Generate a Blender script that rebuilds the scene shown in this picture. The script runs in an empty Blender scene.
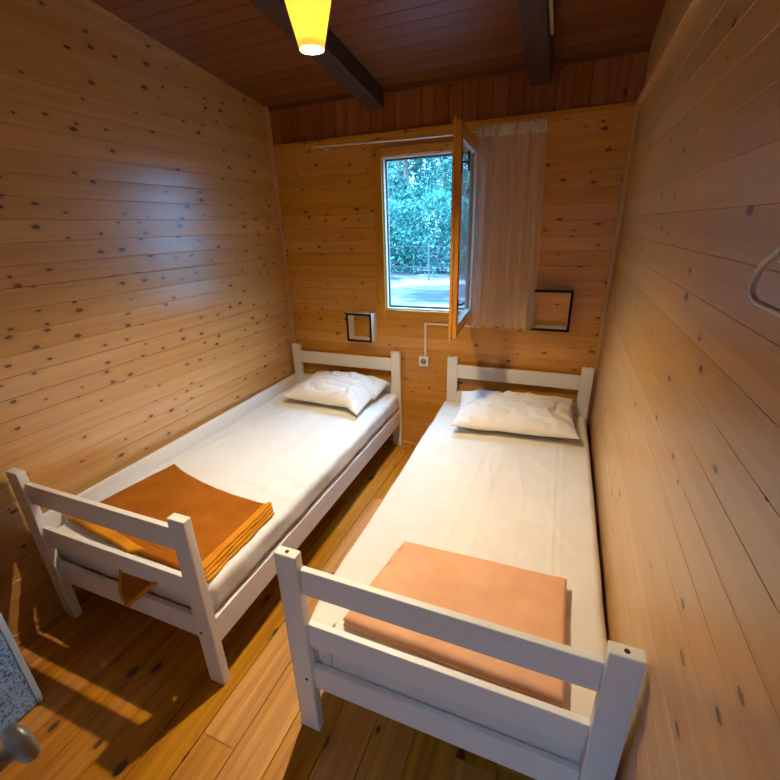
import bpy, bmesh, math, random
from mathutils import Vector, Matrix, noise
from math import pi, sin, cos, radians, sqrt
random.seed(7)
SC = bpy.context.scene
COL = SC.collection
# ---------------------------------------------------------------- key sizes (metres)
YB = 2.157          # far wall plane
XR = 2.385          # right wall plane
YN = -1.7           # rear wall plane
ZC, SL = 2.526, 0.1387   # ceiling height at far wall and its slope
def zceil(y): return ZC + SL * (YB - y)

# ================================================================ materials
def new_mat(name):
    m = bpy.data.materials.new(name); m.use_nodes = True
    nt = m.node_tree; nt.nodes.clear()
    out = nt.nodes.new('ShaderNodeOutputMaterial')
    return m, nt, out
def N(nt, t, **kw):
    n = nt.nodes.new(t)
    for k, v in kw.items():
        if k in n.inputs: n.inputs[k].default_value = v
        else: setattr(n, k, v)
    return n
def L(nt, a, b): nt.links.new(a, b)
def math_n(nt, op, a, b=None, clamp=False):
    n = nt.nodes.new('ShaderNodeMath'); n.operation = op; n.use_clamp = clamp
    for i, v in enumerate((a, b)):
        if v is None: continue
        if isinstance(v, (int, float)): n.inputs[i].default_value = v
        else: L(nt, v, n.inputs[i])
    return n.outputs[0]
def mix_c(nt, fac, a, b, mode='MIX'):
    n = nt.nodes.new('ShaderNodeMix'); n.data_type = 'RGBA'; n.blend_type = mode
    if isinstance(fac, (int, float)): n.inputs[0].default_value = fac
    else: L(nt, fac, n.inputs[0])
    for i, v in ((6, a), (7, b)):
        if isinstance(v, (tuple, list)): n.inputs[i].default_value = (*v[:3], 1)
        else: L(nt, v, n.inputs[i])
    return n.outputs[2]
def ramp(nt, fac, stops):
    n = nt.nodes.new('ShaderNodeValToRGB'); e = n.color_ramp.elements
    while len(e) < len(stops): e.new(0.5)
    for k, (p, c) in zip(e, stops):
        k.position = p; k.color = (*c, 1) if len(c) == 3 else c
    L(nt, fac, n.inputs[0]); return n.outputs[0]

def wood(name, light, dark, knot, rough=0.3, knot_scale=5.2, knot_size=0.055, knot_amt=0.55, coat=0.0, bump=0.15, tone=0.22, grain=1.0, spec=0.5):
    """varnished softwood; UV in metres (u along the board), face attribute 'tone' = one random number per board"""
    m, nt, out = new_mat(name)
    uv = N(nt, 'ShaderNodeUVMap')
    sep = N(nt, 'ShaderNodeSeparateXYZ'); L(nt, uv.outputs[0], sep.inputs[0])
    at = N(nt, 'ShaderNodeAttribute', attribute_name='tone')
    u, v, t = sep.outputs[0], sep.outputs[1], at.outputs['Fac']
    toff = math_n(nt, 'MULTIPLY', t, 37.0)
    # knots : voronoi on slightly stretched coordinates
    kc = N(nt, 'ShaderNodeCombineXYZ')
    L(nt, math_n(nt, 'ADD', math_n(nt, 'MULTIPLY', u, knot_scale * .8), toff), kc.inputs[0]); L(nt, math_n(nt, 'MULTIPLY', v, knot_scale * 1.5), kc.inputs[1])
    vo = N(nt, 'ShaderNodeTexVoronoi'); vo.voronoi_dimensions = '2D'; vo.inputs['Scale'].default_value = 1.0
    L(nt, kc.outputs[0], vo.inputs['Vector'])
    sc = N(nt, 'ShaderNodeSeparateColor'); L(nt, vo.outputs['Color'], sc.inputs[0])
    has = math_n(nt, 'GREATER_THAN', sc.outputs[0], 1 - knot_amt)
    rad = math_n(nt, 'MULTIPLY', math_n(nt, 'ADD', math_n(nt, 'MULTIPLY', sc.outputs[1], 1.1), .45), knot_size)
    nz = N(nt, 'ShaderNodeTexNoise', Scale=120.0, Detail=3.0); L(nt, uv.outputs[0], nz.inputs['Vector'])
    dist = math_n(nt, 'ADD', vo.outputs['Distance'], math_n(nt, 'MULTIPLY', math_n(nt, 'SUBTRACT', nz.outputs['Fac'], .5), .085))
    kd = math_n(nt, 'DIVIDE', dist, rad)
    kmask = math_n(nt, 'MULTIPLY', math_n(nt, 'MULTIPLY', math_n(nt, 'SUBTRACT', 1.25, kd, True), 3.2, True), has)
    halo = math_n(nt, 'MULTIPLY', math_n(nt, 'SUBTRACT', 1.0, math_n(nt, 'DIVIDE', kd, 3.6), True), has)
    # grain : long streaks bending round the knots
    gv = math_n(nt, 'ADD', math_n(nt, 'MULTIPLY', v, 34.0), math_n(nt, 'MULTIPLY', halo, 1.6))
    gc = N(nt, 'ShaderNodeCombineXYZ'); L(nt, math_n(nt, 'ADD', math_n(nt, 'MULTIPLY', u, 1.1), toff), gc.inputs[0]); L(nt, gv, gc.inputs[1]); L(nt, toff, gc.inputs[2])
    g1 = N(nt, 'ShaderNodeTexNoise', Scale=1.0, Detail=3.0, Distortion=0.35); L(nt, gc.outputs[0], g1.inputs['Vector'])
    gc2 = N(nt, 'ShaderNodeCombineXYZ'); L(nt, math_n(nt, 'MULTIPLY', u, 5.0), gc2.inputs[0]); L(nt, math_n(nt, 'MULTIPLY', v, 260.0), gc2.inputs[1]); L(nt, toff, gc2.inputs[2])
    g2 = N(nt, 'ShaderNodeTexNoise', Scale=1.0, Detail=2.0); L(nt, gc2.outputs[0], g2.inputs['Vector'])
    gr = math_n(nt, 'ADD', math_n(nt, 'MULTIPLY', g1.outputs['Fac'], .75), math_n(nt, 'MULTIPLY', g2.outputs['Fac'], .25))
    col = ramp(nt, gr, [(.5 - .17 / grain, dark), (.5 + .13 / grain, light)])
    # per-board tone
    tn = math_n(nt, 'ADD', math_n(nt, 'MULTIPLY', math_n(nt, 'SUBTRACT', t, .5), tone * 2), 1.0)
    hs = N(nt, 'ShaderNodeHueSaturation'); L(nt, col, hs.inputs['Color']); L(nt, tn, hs.inputs['Value'])
    L(nt, math_n(nt, 'SUBTRACT', 1.5 + .0, math_n(nt, 'MULTIPLY', tn, .5)), hs.inputs['Saturation'])
    col = mix_c(nt, math_n(nt, 'MULTIPLY', halo, .5), hs.outputs[0], tuple(a * .6 + b * .4 for a, b in zip(dark, knot)))
    col = mix_c(nt, kmask, col, knot)
    p = N(nt, 'ShaderNodeBsdfPrincipled')
    p.inputs['Specular IOR Level'].default_value = spec
    L(nt, col, p.inputs['Base Color'])
    rr = math_n(nt, 'ADD', math_n(nt, 'MULTIPLY', g1.outputs['Fac'], .12), rough - .06); L(nt, rr, p.inputs['Roughness'])
    p.inputs['Coat Weight'].default_value = coat; p.inputs['Coat Roughness'].default_value = .27; p.inputs['Coat IOR'].default_value = 1.65
    bm_ = N(nt, 'ShaderNodeBump', Strength=bump, Distance=0.004)
    L(nt, math_n(nt, 'ADD', gr, math_n(nt, 'MULTIPLY', kmask, .25)), bm_.inputs['Height']); L(nt, bm_.outputs[0], p.inputs['Normal'])
    L(nt, p.outputs[0], out.inputs[0])
    return m

def plain(name, col, rough=.5, metal=0.0, noise_amt=0.0, noise_scale=20.0, bump=0.0, bump_scale=150.0, spec=.5, sheen=0.0):
    m, nt, out = new_mat(name)
    p = N(nt, 'ShaderNodeBsdfPrincipled', Roughness=rough, Metallic=metal)
    p.inputs['Specular IOR Level'].default_value = spec
    p.inputs['Sheen Weight'].default_value = sheen
    tc = N(nt, 'ShaderNodeTexCoord')
    if noise_amt:
        n = N(nt, 'ShaderNodeTexNoise', Scale=noise_scale, Detail=4.0); L(nt, tc.outputs['Object'], n.inputs['Vector'])
        L(nt, mix_c(nt, n.outputs['Fac'], tuple(c * (1 - noise_amt) for c in col), tuple(min(1, c * (1 + noise_amt)) for c in col)), p.inputs['Base Color'])
    else: p.inputs['Base Color'].default_value = (*col, 1)
    if bump:
        n = N(nt, 'ShaderNodeTexNoise', Scale=bump_scale, Detail=3.0); L(nt, tc.outputs['Object'], n.inputs['Vector'])
        b = N(nt, 'ShaderNodeBump', Strength=bump, Distance=.003); L(nt, n.outputs['Fac'], b.inputs['Height']); L(nt, b.outputs[0], p.inputs['Normal'])
    L(nt, p.outputs[0], out.inputs[0])
    return m

PINE = wood('pine_wall', (.64, .35, .112), (.54, .268, .072), (.13, .042, .015), rough=.32, knot_scale=9.5, knot_size=.078, knot_amt=.5, bump=.05, tone=.07, coat=1.0, spec=.6)
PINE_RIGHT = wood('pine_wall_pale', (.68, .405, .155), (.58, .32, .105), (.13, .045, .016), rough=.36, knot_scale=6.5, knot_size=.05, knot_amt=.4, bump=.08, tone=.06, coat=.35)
PINE_FAR = wood('pine_wall_far', (.66, .30, .040), (.55, .222, .024), (.14, .04, .010), rough=.36, knot_scale=8.5, knot_size=.07, knot_amt=.5, bump=.05, tone=.07)
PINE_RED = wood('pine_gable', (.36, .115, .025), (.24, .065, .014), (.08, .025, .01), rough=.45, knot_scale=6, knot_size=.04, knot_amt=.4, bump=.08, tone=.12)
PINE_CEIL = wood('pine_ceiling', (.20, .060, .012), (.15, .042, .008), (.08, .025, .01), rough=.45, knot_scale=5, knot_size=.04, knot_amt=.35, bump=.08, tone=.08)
PINE_FLOOR = wood('pine_floor', (.62, .27, .024), (.36, .12, .010), (.10, .03, .012), rough=.34, knot_scale=5.0, knot_size=.075, knot_amt=.3, bump=.06, tone=.14, coat=.08)
PINE_TRIM = wood('pine_trim', (.66, .37, .15), (.52, .25, .085), (.2, .07, .02), rough=.35, knot_scale=4, knot_amt=.2, bump=.05, tone=.1)
SASH_WOOD = wood('sash_wood', (.72, .34, .075), (.58, .23, .035), (.2, .06, .01), rough=.35, knot_scale=4, knot_amt=.25, bump=.05, tone=.1)
BEAM_WOOD = wood('beam_wood', (.075, .030, .014), (.035, .014, .007), (.02, .008, .004), rough=.6, bump=.1, tone=.1)
WHITE_WOOD = plain('white_painted_wood', (.80, .76, .70), rough=.38, noise_amt=.02, noise_scale=30, bump=.12, bump_scale=60)
DARK_HOLE = plain('dark_hole', (.03, .025, .02), rough=.7)
WHITE_PLASTIC = plain('white_plastic', (.82, .78, .70), rough=.35)
CONDUIT = plain('cable_duct', (.80, .72, .60), rough=.45)
BLACK_METAL = plain('black_metal', (.02, .012, .01), rough=.4, metal=.3)
WHITE_BOARD = plain('white_board', (.78, .70, .60), rough=.45)
ROD = plain('rod_metal', (.78, .74, .68), rough=.35, metal=.2)
GREY_METAL = plain('brushed_grey_metal', (.30, .31, .33), rough=.38, metal=.6)
HANGER = plain('hanger_plastic', (.78, .70, .60), rough=.4)
DOOR_DAYLIT = plain('door_daylit', (.46, .62, .92), rough=.35)  # white door with blue daylight put into its base colour
PORCELAIN = plain('porcelain', (.8, .76, .68), rough=.25)

def fabric(name, col, col2=None, weave=700, bump=.3, scale=9, amt=.5, wr=0.0):
    m, nt, out = new_mat(name)
    tc = N(nt, 'ShaderNodeTexCoord')
    n = N(nt, 'ShaderNodeTexNoise', Scale=scale, Detail=5.0); L(nt, tc.outputs['Object'], n.inputs['Vector'])
    fz = N(nt, 'ShaderNodeTexNoise', Scale=weave, Detail=1.0); L(nt, tc.outputs['Object'], fz.inputs['Vector'])
    f = math_n(nt, 'ADD', math_n(nt, 'MULTIPLY', n.outputs['Fac'], amt), math_n(nt, 'MULTIPLY', fz.outputs['Fac'], 1 - amt))
    col2 = col2 or tuple(c * .8 for c in col)
    p = N(nt, 'ShaderNodeBsdfPrincipled', Roughness=.85)
    p.inputs['Specular IOR Level'].default_value = .2
    L(nt, ramp(nt, f, [(.38, col2), (.62, col)]), p.inputs['Base Color'])
    b = N(nt, 'ShaderNodeBump', Strength=bump, Distance=.0015); L(nt, fz.outputs['Fac'], b.inputs['Height'])
    last = b
    if wr:
        mp = N(nt, 'ShaderNodeMapping'); mp.inputs['Scale'].default_value = (1, .45, 1); mp.inputs['Rotation'].default_value = (0, 0, .35)
        L(nt, tc.outputs['Object'], mp.inputs[0])
        w = N(nt, 'ShaderNodeTexNoise', Scale=14.0, Detail=4.0, Distortion=.6); L(nt, mp.outputs[0], w.inputs['Vector'])
        b2 = N(nt, 'ShaderNodeBump', Strength=wr, Distance=.012); L(nt, w.outputs['Fac'], b2.inputs['Height']); L(nt, b.outputs[0], b2.inputs['Normal'])
        last = b2
    L(nt, last.outputs[0], p.inputs['Normal'])
    L(nt, p.outputs[0], out.inputs[0]); return m
SHEET = fabric('white_cotton', (.80, .77, .72), (.75, .72, .66), bump=.1, wr=.28)
SHEET_CREAM = fabric('cream_cotton', (.76, .70, .615), (.70, .64, .55), bump=.1, wr=.22)
PILLOW = fabric('pillow_cotton', (.82, .76, .68), (.78, .72, .63), bump=.1, wr=.10)
ORANGE = fabric('orange_wool', (.42, .125, .0015), (.30, .08, .001), weave=900, bump=.9)
ORANGE_TRIM = fabric('orange_trim', (.74, .30, .012), (.52, .18, .006), weave=500, bump=.8)
PEACH = fabric('peach_wool', (.80, .44, .24), (.68, .34, .17), weave=800, bump=.8)
PEACH_EDGE = fabric('peach_binding', (.78, .28, .12), (.66, .2, .08), weave=400, bump=.5)

def glass_mat(name):
    m, nt, out = new_mat(name)
    lw = N(nt, 'ShaderNodeLayerWeight'); lw.inputs['Blend'].default_value = .5; fr = math_n(nt, 'ADD', math_n(nt, 'MULTIPLY', math_n(nt, 'POWER', lw.outputs['Facing'], 5.0), .96), .04); g = N(nt, 'ShaderNodeBsdfGlossy', Roughness=.02); t = N(nt, 'ShaderNodeBsdfTransparent')
    t.inputs[0].default_value = (.93, .97, .97, 1)
    mx = N(nt, 'ShaderNodeMixShader'); L(nt, fr, mx.inputs[0]); L(nt, t.outputs[0], mx.inputs[1]); L(nt, g.outputs[0], mx.inputs[2])
    L(nt, mx.outputs[0], out.inputs[0]); return m
GLASS = glass_mat('window_glass')
def curtain_mat(nm='sheer_voile', dens=.31):
    m, nt, out = new_mat(nm)
    tc = N(nt, 'ShaderNodeTexCoord')
    n = N(nt, 'ShaderNodeTexNoise', Scale=400.0, Detail=2.0); L(nt, tc.outputs['Object'], n.inputs['Vector'])
    d = N(nt, 'ShaderNodeBsdfDiffuse', Color=(.97, .89, .79, 1)); tl = N(nt, 'ShaderNodeBsdfTranslucent', Color=(.97, .89, .79, 1))
    a = N(nt, 'ShaderNodeMixShader', Fac=.45); L(nt, d.outputs[0], a.inputs[1]); L(nt, tl.outputs[0], a.inputs[2])
    t = N(nt, 'ShaderNodeBsdfTransparent')
    mx = N(nt, 'ShaderNodeMixShader'); L(nt, math_n(nt, 'ADD', math_n(nt, 'MULTIPLY', n.outputs['Fac'], .2), dens), mx.inputs[0])
    L(nt, t.outputs[0], mx.inputs[1]); L(nt, a.outputs[0], mx.inputs[2]); L(nt, mx.outputs[0], out.inputs[0]); return m
CURTAIN = curtain_mat(); HEADER = curtain_mat('gathered_voile', .5)
def shade_mat():
    m, nt, out = new_mat('amber_shade')
    d = N(nt, 'ShaderNodeBsdfDiffuse', Color=(.9, .74, .30, 1)); tl = N(nt, 'ShaderNodeBsdfTranslucent', Color=(.95, .86, .40, 1))
    a = N(nt, 'ShaderNodeMixShader', Fac=.19); L(nt, d.outputs[0], a.inputs[1]); L(nt, tl.outputs[0], a.inputs[2])
    L(nt, a.outputs[0], out.inputs[0]); return m
SHADE = shade_mat()
def emit_mat(name, col, s):
    m, nt, out = new_mat(name); e = N(nt, 'ShaderNodeEmission', Color=(*col, 1), Strength=s); L(nt, e.outputs[0], out.inputs[0]); return m
BULB = emit_mat('bulb_glow', (1, .80, .50), 11000)
def frosted_mat():
    m, nt, out = new_mat('pebbled_panel')
    tc = N(nt, 'ShaderNodeTexCoord')
    v = N(nt, 'ShaderNodeTexNoise', Scale=95.0, Detail=3.0); L(nt, tc.outputs['Object'], v.inputs['Vector'])
    w = N(nt, 'ShaderNodeTexVoronoi', Scale=110.0); L(nt, tc.outputs['Object'], w.inputs['Vector'])
    f = math_n(nt, 'ADD', math_n(nt, 'MULTIPLY', v.outputs['Fac'], .8), math_n(nt, 'MULTIPLY', w.outputs['Distance'], .25))
    c = ramp(nt, f, [(.38, (.04, .09, .26)), (.48, (.20, .40, .95)), (.66, (.34, .58, 1.0))])  # blue daylight painted into the speckled panel colour
    p = N(nt, 'ShaderNodeBsdfPrincipled', Roughness=.35); L(nt, c, p.inputs['Base Color'])
    b = N(nt, 'ShaderNodeBump', Strength=.5, Distance=.003); L(nt, f, b.inputs['Height']); L(nt, b.outputs[0], p.inputs['Normal'])
    L(nt, p.outputs[0], out.inputs[0]); return m
PEBBLE = frosted_mat()
def leaf_mat(name, a, b):
    m, nt, out = new_mat(name)
    at = N(nt, 'ShaderNodeAttribute', attribute_name='tone')
    c = ramp(nt, at.outputs['Fac'], [(0, a), (1, b)])
    d = N(nt, 'ShaderNodeBsdfDiffuse'); L(nt, c, d.inputs[0]); t = N(nt, 'ShaderNodeBsdfTranslucent'); L(nt, c, t.inputs[0])
    mx = N(nt, 'ShaderNodeMixShader', Fac=.4); L(nt, d.outputs[0], mx.inputs[1]); L(nt, t.outputs[0], mx.inputs[2]); L(nt, mx.outputs[0], out.inputs[0]); return m
LEAF = leaf_mat('leaf', (.026, .12, .11), (.12, .32, .26))
BARK = plain('bark', (.16, .13, .10), rough=.9, noise_amt=.4, noise_scale=8)
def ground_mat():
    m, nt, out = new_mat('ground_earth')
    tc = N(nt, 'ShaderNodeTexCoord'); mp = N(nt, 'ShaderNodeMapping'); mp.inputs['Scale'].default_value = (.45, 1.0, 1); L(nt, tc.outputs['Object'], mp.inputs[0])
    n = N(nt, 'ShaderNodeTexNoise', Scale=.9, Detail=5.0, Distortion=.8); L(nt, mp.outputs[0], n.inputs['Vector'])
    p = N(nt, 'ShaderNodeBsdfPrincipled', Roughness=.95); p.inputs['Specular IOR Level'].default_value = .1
    L(nt, ramp(nt, n.outputs['Fac'], [(.40, (.022, .03, .038)), (.50, (.045, .055, .066)), (.57, (.11, .11, .105)), (.7, (.26, .25, .23))]), p.inputs['Base Color'])  # pale and dark noise patches paint sun patches and shade into the ground
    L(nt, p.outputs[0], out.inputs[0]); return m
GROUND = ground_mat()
CONCRETE = plain('fence_post', (.07, .07, .07), rough=.8, noise_amt=.1)

# ================================================================ mesh helpers
def finish(name, bm, mat, parent=None, smooth=False, props=None, M=None):
    me = bpy.data.meshes.new(name)
    if M is not None: bm.transform(M)
    bmesh.ops.recalc_face_normals(bm, faces=bm.faces)
    bm.to_mesh(me); bm.free()
    if not isinstance(mat, (list, tuple)): mat = [mat]
    for k in mat: me.materials.append(k)
    if smooth:
        for p in me.polygons: p.use_smooth = True
    o = bpy.data.objects.new(name, me); COL.objects.link(o)
    if parent is not None: o.parent = parent
    if props:
        for k, v in props.items(): o[k] = v
    return o
def thing(name, label, cat, loc=(0, 0, 0), rz=0, group=None, kind=None):
    o = bpy.data.objects.new(name, None); COL.objects.link(o)
    o.location = loc; o.rotation_euler = (0, 0, rz); o['label'] = label; o['category'] = cat
    if group: o['group'] = group
    if kind: o['kind'] = kind
    return o
def tag(o, label, cat, group=None, kind=None):
    o['label'] = label; o['category'] = cat
    if group: o['group'] = group
    if kind: o['kind'] = kind
    return o
def box(bm, x0, x1, y0, y1, z0, z1, bev=0.0, seg=2, tone=None):
    """box with UVs in metres, u along its longest side"""
    uvl = bm.loops.layers.uv.verify(); tl = bm.faces.layers.float.get('tone') or bm.faces.layers.float.new('tone')
    t = random.random() if tone is None else tone
    vs = [bm.verts.new((x, y, z)) for x in (x0, x1) for y in (y0, y1) for z in (z0, z1)]
    fs = [(0, 1, 3, 2), (4, 6, 7, 5), (0, 4, 5, 1), (2, 3, 7, 6), (0, 2, 6, 4), (1, 5, 7, 3)]
    faces = [bm.faces.new([vs[i] for i in f]) for f in fs]
    if bev:
        edges = list({e for f in faces for e in f.edges})
        r = bmesh.ops.bevel(bm, geom=edges, offset=bev, segments=seg, affect='EDGES', profile=.5)
        faces = [f for f in bm.faces if f in set(r['faces']) or f in set(faces)]
        seen = set(); st = [v for f in faces if f.is_valid for v in f.verts]
        faces = list({f for v in st for f in v.link_faces})
    dims = (x1 - x0, y1 - y0, z1 - z0); la = dims.index(max(dims))
    ou = t * 9.1
    for f in faces:
        f[tl] = t
        f.normal_update(); n = f.normal; na = max(range(3), key=lambda i: abs(n[i]))
        others = [i for i in range(3) if i != na]
        ua = la if la in others else others[0]; va = [i for i in others if i != ua][0]
        for lp in f.loops: lp[uvl].uv = (lp.vert.co[ua] + ou, lp.vert.co[va] + ou * .37)
    return faces
def tube(bm, pts, r, seg=12, closed=False, caps=True):
    pts = [Vector(p) for p in pts]; n = len(pts); rings = []
    rr = r if isinstance(r, (list, tuple)) else [r] * n
    prev = None
    for i, p in enumerate(pts):
        if closed: t = pts[(i + 1) % n] - pts[i - 1]
        else: t = pts[min(i + 1, n - 1)] - pts[max(i - 1, 0)]
        t.normalize()
        if prev is None:
            a = Vector((0, 0, 1)) if abs(t.z) < .9 else Vector((1, 0, 0)); s = t.cross(a).normalized()
        else: s = (prev - t * prev.dot(t)).normalized()
        prev = s; b = t.cross(s)
        rings.append([bm.verts.new(p + (s * cos(2 * pi * k / seg) + b * sin(2 * pi * k / seg)) * rr[i]) for k in range(seg)])
    for i in range(n if closed else n - 1):
        A, B = rings[i], rings[(i + 1) % n]
        for k in range(seg): bm.faces.new((A[k], A[(k + 1) % seg], B[(k + 1) % seg], B[k]))
    if caps and not closed: bm.faces.new(rings[0][::-1]); bm.faces.new(rings[-1])
def lathe(bm, prof, seg=40, M=Matrix()):
    rings = []
    for r, z in prof:
        if r < 1e-6: rings.append([bm.verts.new(M @ Vector((0, 0, z)))])
        else: rings.append([bm.verts.new(M @ Vector((r * cos(2 * pi * k / seg), r * sin(2 * pi * k / seg), z))) for k in range(seg)])
    for A, B in zip(rings, rings[1:]):
        for k in range(seg):
            a = (A[k % len(A)], A[(k + 1) % len(A)]); b = (B[k % len(B)], B[(k + 1) % len(B)])
            if len(A) == 1 and len(B) == 1: continue
            if len(A) == 1: bm.faces.new((a[0], b[1], b[0]))
            elif len(B) == 1: bm.faces.new((a[0], a[1], b[0]))
            else: bm.faces.new((a[0], a[1], b[1], b[0]))
def soft_box(bm, size, r, cuts, disp=None):
    """rounded box centred in x,y, z from 0 to size z; disp(p)->p"""
    sx, sy, sz = size; nx, ny, nz = cuts
    vd = {}
    def vert(i, j, k):
        key = (i, j, k)
        if key not in vd:
            p = Vector(((i / nx - .5) * sx, (j / ny - .5) * sy, k / nz * sz))
            q = Vector((max(-sx / 2 + r, min(sx / 2 - r, p.x)), max(-sy / 2 + r, min(sy / 2 - r, p.y)), max(r, min(sz - r, p.z))))
            d = p - q
            if d.length > 1e-9: p = q + d.normalized() * min(r, d.length if sum(abs(c) > 1e-9 for c in d) == 1 else r)
            if p.z < r and r > .02 and size[1] > 1.5:
                o_ = Vector(((i / nx - .5) * sx, (j / ny - .5) * sy, p.z)); p.x, p.y = o_.x, o_.y
            if disp: p = disp(p)
            vd[key] = bm.verts.new(p)
        return vd[key]
    for i in range(nx):
        for j in range(ny):
            bm.faces.new((vert(i, j, nz), vert(i + 1, j, nz), vert(i + 1, j + 1, nz), vert(i, j + 1, nz)))
            bm.faces.new((vert(i, j, 0), vert(i, j + 1, 0), vert(i + 1, j + 1, 0), vert(i + 1, j, 0)))
    for k in range(nz):
        for i in range(nx):
            bm.faces.new((vert(i, 0, k), vert(i + 1, 0, k), vert(i + 1, 0, k + 1), vert(i, 0, k + 1)))
            bm.faces.new((vert(i, ny, k), vert(i, ny, k + 1), vert(i + 1, ny, k + 1), vert(i + 1, ny, k)))
        for j in range(ny):
            bm.faces.new((vert(0, j, k), vert(0, j, k + 1), vert(0, j + 1, k + 1), vert(0, j + 1, k)))
            bm.faces.new((vert(nx, j, k), vert(nx, j + 1, k), vert(nx, j + 1, k + 1), vert(nx, j, k + 1)))
def nz3(x, y, z=0.0): return noise.noise(Vector((x, y, z)))

def boards(name, O, U, V, regions, pitch, mat, v_off=0.0, groove=.0025, depth=.0025, tilt=.0008, back=.06, seed=1, joints=0.0, cup=.00025, parent=None):
    """tongue-and-groove boarding: boards run along U, stack along V, face points along U x V.  One mesh with a solid backing."""
    O, U, V = Vector(O), Vector(U).normalized(), Vector(V).normalized(); Nn = U.cross(V)
    bm = bmesh.new(); uvl = bm.loops.layers.uv.verify(); tl = bm.faces.layers.float.new('tone')
    rnd = random.Random(seed); info = {}
    for (u0, u1, v0, v1) in regions:
        k0 = math.floor((v0 - v_off) / pitch); k1 = math.ceil((v1 - v_off) / pitch)
        for k in range(k0, k1):
            if k not in info: info[k] = (rnd.random(), rnd.uniform(-1, 1), rnd.uniform(0, 50), rnd.random())
            tone, tl_, off, jt = info[k]
            a, b = v_off + k * pitch, v_off + (k + 1) * pitch
            prof = [(a, -depth), (a + groove * .35, -depth), (a + groove, 0), (a + pitch * .3, cup), (a + pitch * .5, cup * 1.3), (a + pitch * .7, cup), (b - groove * .7, 0), (b - groove * .35, -depth * .6), (b, -depth)]
            def nval(v):
                for (p, n1), (q, n2) in zip(prof, prof[1:]):
                    if p - 1e-9 <= v <= q + 1e-9: return n1 + (n2 - n1) * (v - p) / (q - p) + tilt * tl_ * ((v - a) / pitch - .5)
                return 0
            vsn = sorted({max(v0, min(v1, p)) for p, _ in prof})
            if len(vsn) < 2: continue
            cuts = [u0, u1]
            if joints:
                x = u0 - (off % joints)
                cuts = [u0]
                while x < u1:
                    x += joints * (.7 + .6 * ((off * 7.3 + x * 3.1) % 1))
                    if u0 + .1 < x < u1 - .1: cuts.append(x)
                cuts.append(u1)
            for ci, (ua, ub) in enumerate(zip(cuts, cuts[1:])):
                tt = (tone + ci * .37) % 1
                g = .0012 if joints else 0
                ring = [[bm.verts.new(O + U * uu + V * v + Nn * nval(v)) for v in vsn] for uu in (ua + (g if ci else 0), ub - (g if ci < len(cuts) - 2 else 0))]
                for i in range(len(vsn) - 1):
                    f = bm.faces.new((ring[0][i], ring[1][i], ring[1][i + 1], ring[0][i + 1])); f[tl] = tt
                    for lp, (uu, vv) in zip(f.loops, ((ua, vsn[i]), (ub, vsn[i]), (ub, vsn[i + 1]), (ua, vsn[i + 1]))):
                        lp[uvl].uv = (uu + off + ci * 3.3, vv - a + k * .61)
        # backing slab
        P = lambda u, v, n: O + U * u + V * v + Nn * n
        vs = [bm.verts.new(P(u, v, n)) for u in (u0, u1) for v in (v0, v1) for n in (-back, -depth - .001)]
        for f in [(0, 1, 3, 2), (4, 6, 7, 5), (0, 4, 5, 1), (2, 3, 7, 6), (0, 2, 6, 4), (1, 5, 7, 3)]:
            ff = bm.faces.new([vs[i] for i in f]); ff[tl] = .5
    me = bpy.data.meshes.new(name); bm.to_mesh(me); bm.free(); me.materials.append(mat)
    o = bpy.data.objects.new(name, me); COL.objects.link(o); o['kind'] = 'structure'
    if parent: o.parent = parent
    return o

# ================================================================ the room
WX0, WX1, WZ0, WZ1 = .883, 1.529, 1.126, 2.145        # window opening
PIT = .088
boards('wall_left', (0, YN, 0), (0, 1, 0), (0, 0, 1), [(0, YB - YN, 0, 3.2)], PIT, PINE, v_off=.02, tilt=.003, seed=3)
# far wall: horizontal boards below, upright boards above
# face must point to -y : U x V = -y  -> U=+x, V=+z gives -y
boards('wall_far', (0, YB, 0), (1, 0, 0), (0, 0, 1),
       [(-.1, XR + .1, 0, WZ0), (-.1, WX0, WZ0, WZ1), (WX1, XR + .1, WZ0, WZ1), (-.1, XR + .1, WZ1, 2.283)], PIT, PINE_FAR, v_off=.04, tilt=.001, seed=5, back=.07)
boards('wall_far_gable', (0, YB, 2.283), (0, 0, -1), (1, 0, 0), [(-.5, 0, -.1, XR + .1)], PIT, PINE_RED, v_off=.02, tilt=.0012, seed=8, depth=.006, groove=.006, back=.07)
boards('wall_right', (XR, 0, 0), (0, -1, 0), (0, 0, 1), [(-YB - .1, -YN + .1, 0, 3.2)], PIT, PINE_RIGHT, v_off=.05, depth=.0012, groove=.002, tilt=.0007, seed=11)
DX0, DX1, DZ = 2.24, 2.385, 2.03                     # unseen doorway behind the viewer, narrowed to a slit to shape the daylight
PX = 1.79
boards('wall_near', (0, -.745, 0), (-1, 0, 0), (0, 0, 1), [(-PX, -1.54, 0, 3.2), (-1.54, -.62, 2.03, 3.2), (-.62, .05, 0, 3.2)], PIT, PINE, seed=14, back=.05)
boards('wall_rear', (0, YN, 0), (-1, 0, 0), (0, 0, 1), [(-XR - .1, -DX1, 0, 3.3), (-DX1, -DX0, DZ, 3.3), (-DX0, .05, 0, 3.3)], PIT, PINE, seed=15)
# ceiling: boards across the room, sloping down to the far wall;  face down
sv = Vector((0, 1, -SL)).normalized()
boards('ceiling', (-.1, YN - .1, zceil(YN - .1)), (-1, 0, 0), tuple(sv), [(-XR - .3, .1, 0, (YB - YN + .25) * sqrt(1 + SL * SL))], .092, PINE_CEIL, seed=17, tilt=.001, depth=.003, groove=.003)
# floor boards run towards the window
boards('floor', (0, YN - .1, 0), (0, 1, 0), (-1, 0, 0), [(0, YB - YN + .1, -XR - .1, .05)], .145, PINE_FLOOR, v_off=.0 - .057, seed=21, tilt=.0008, groove=.003, depth=.007, joints=1.9, cup=.0002)

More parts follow.
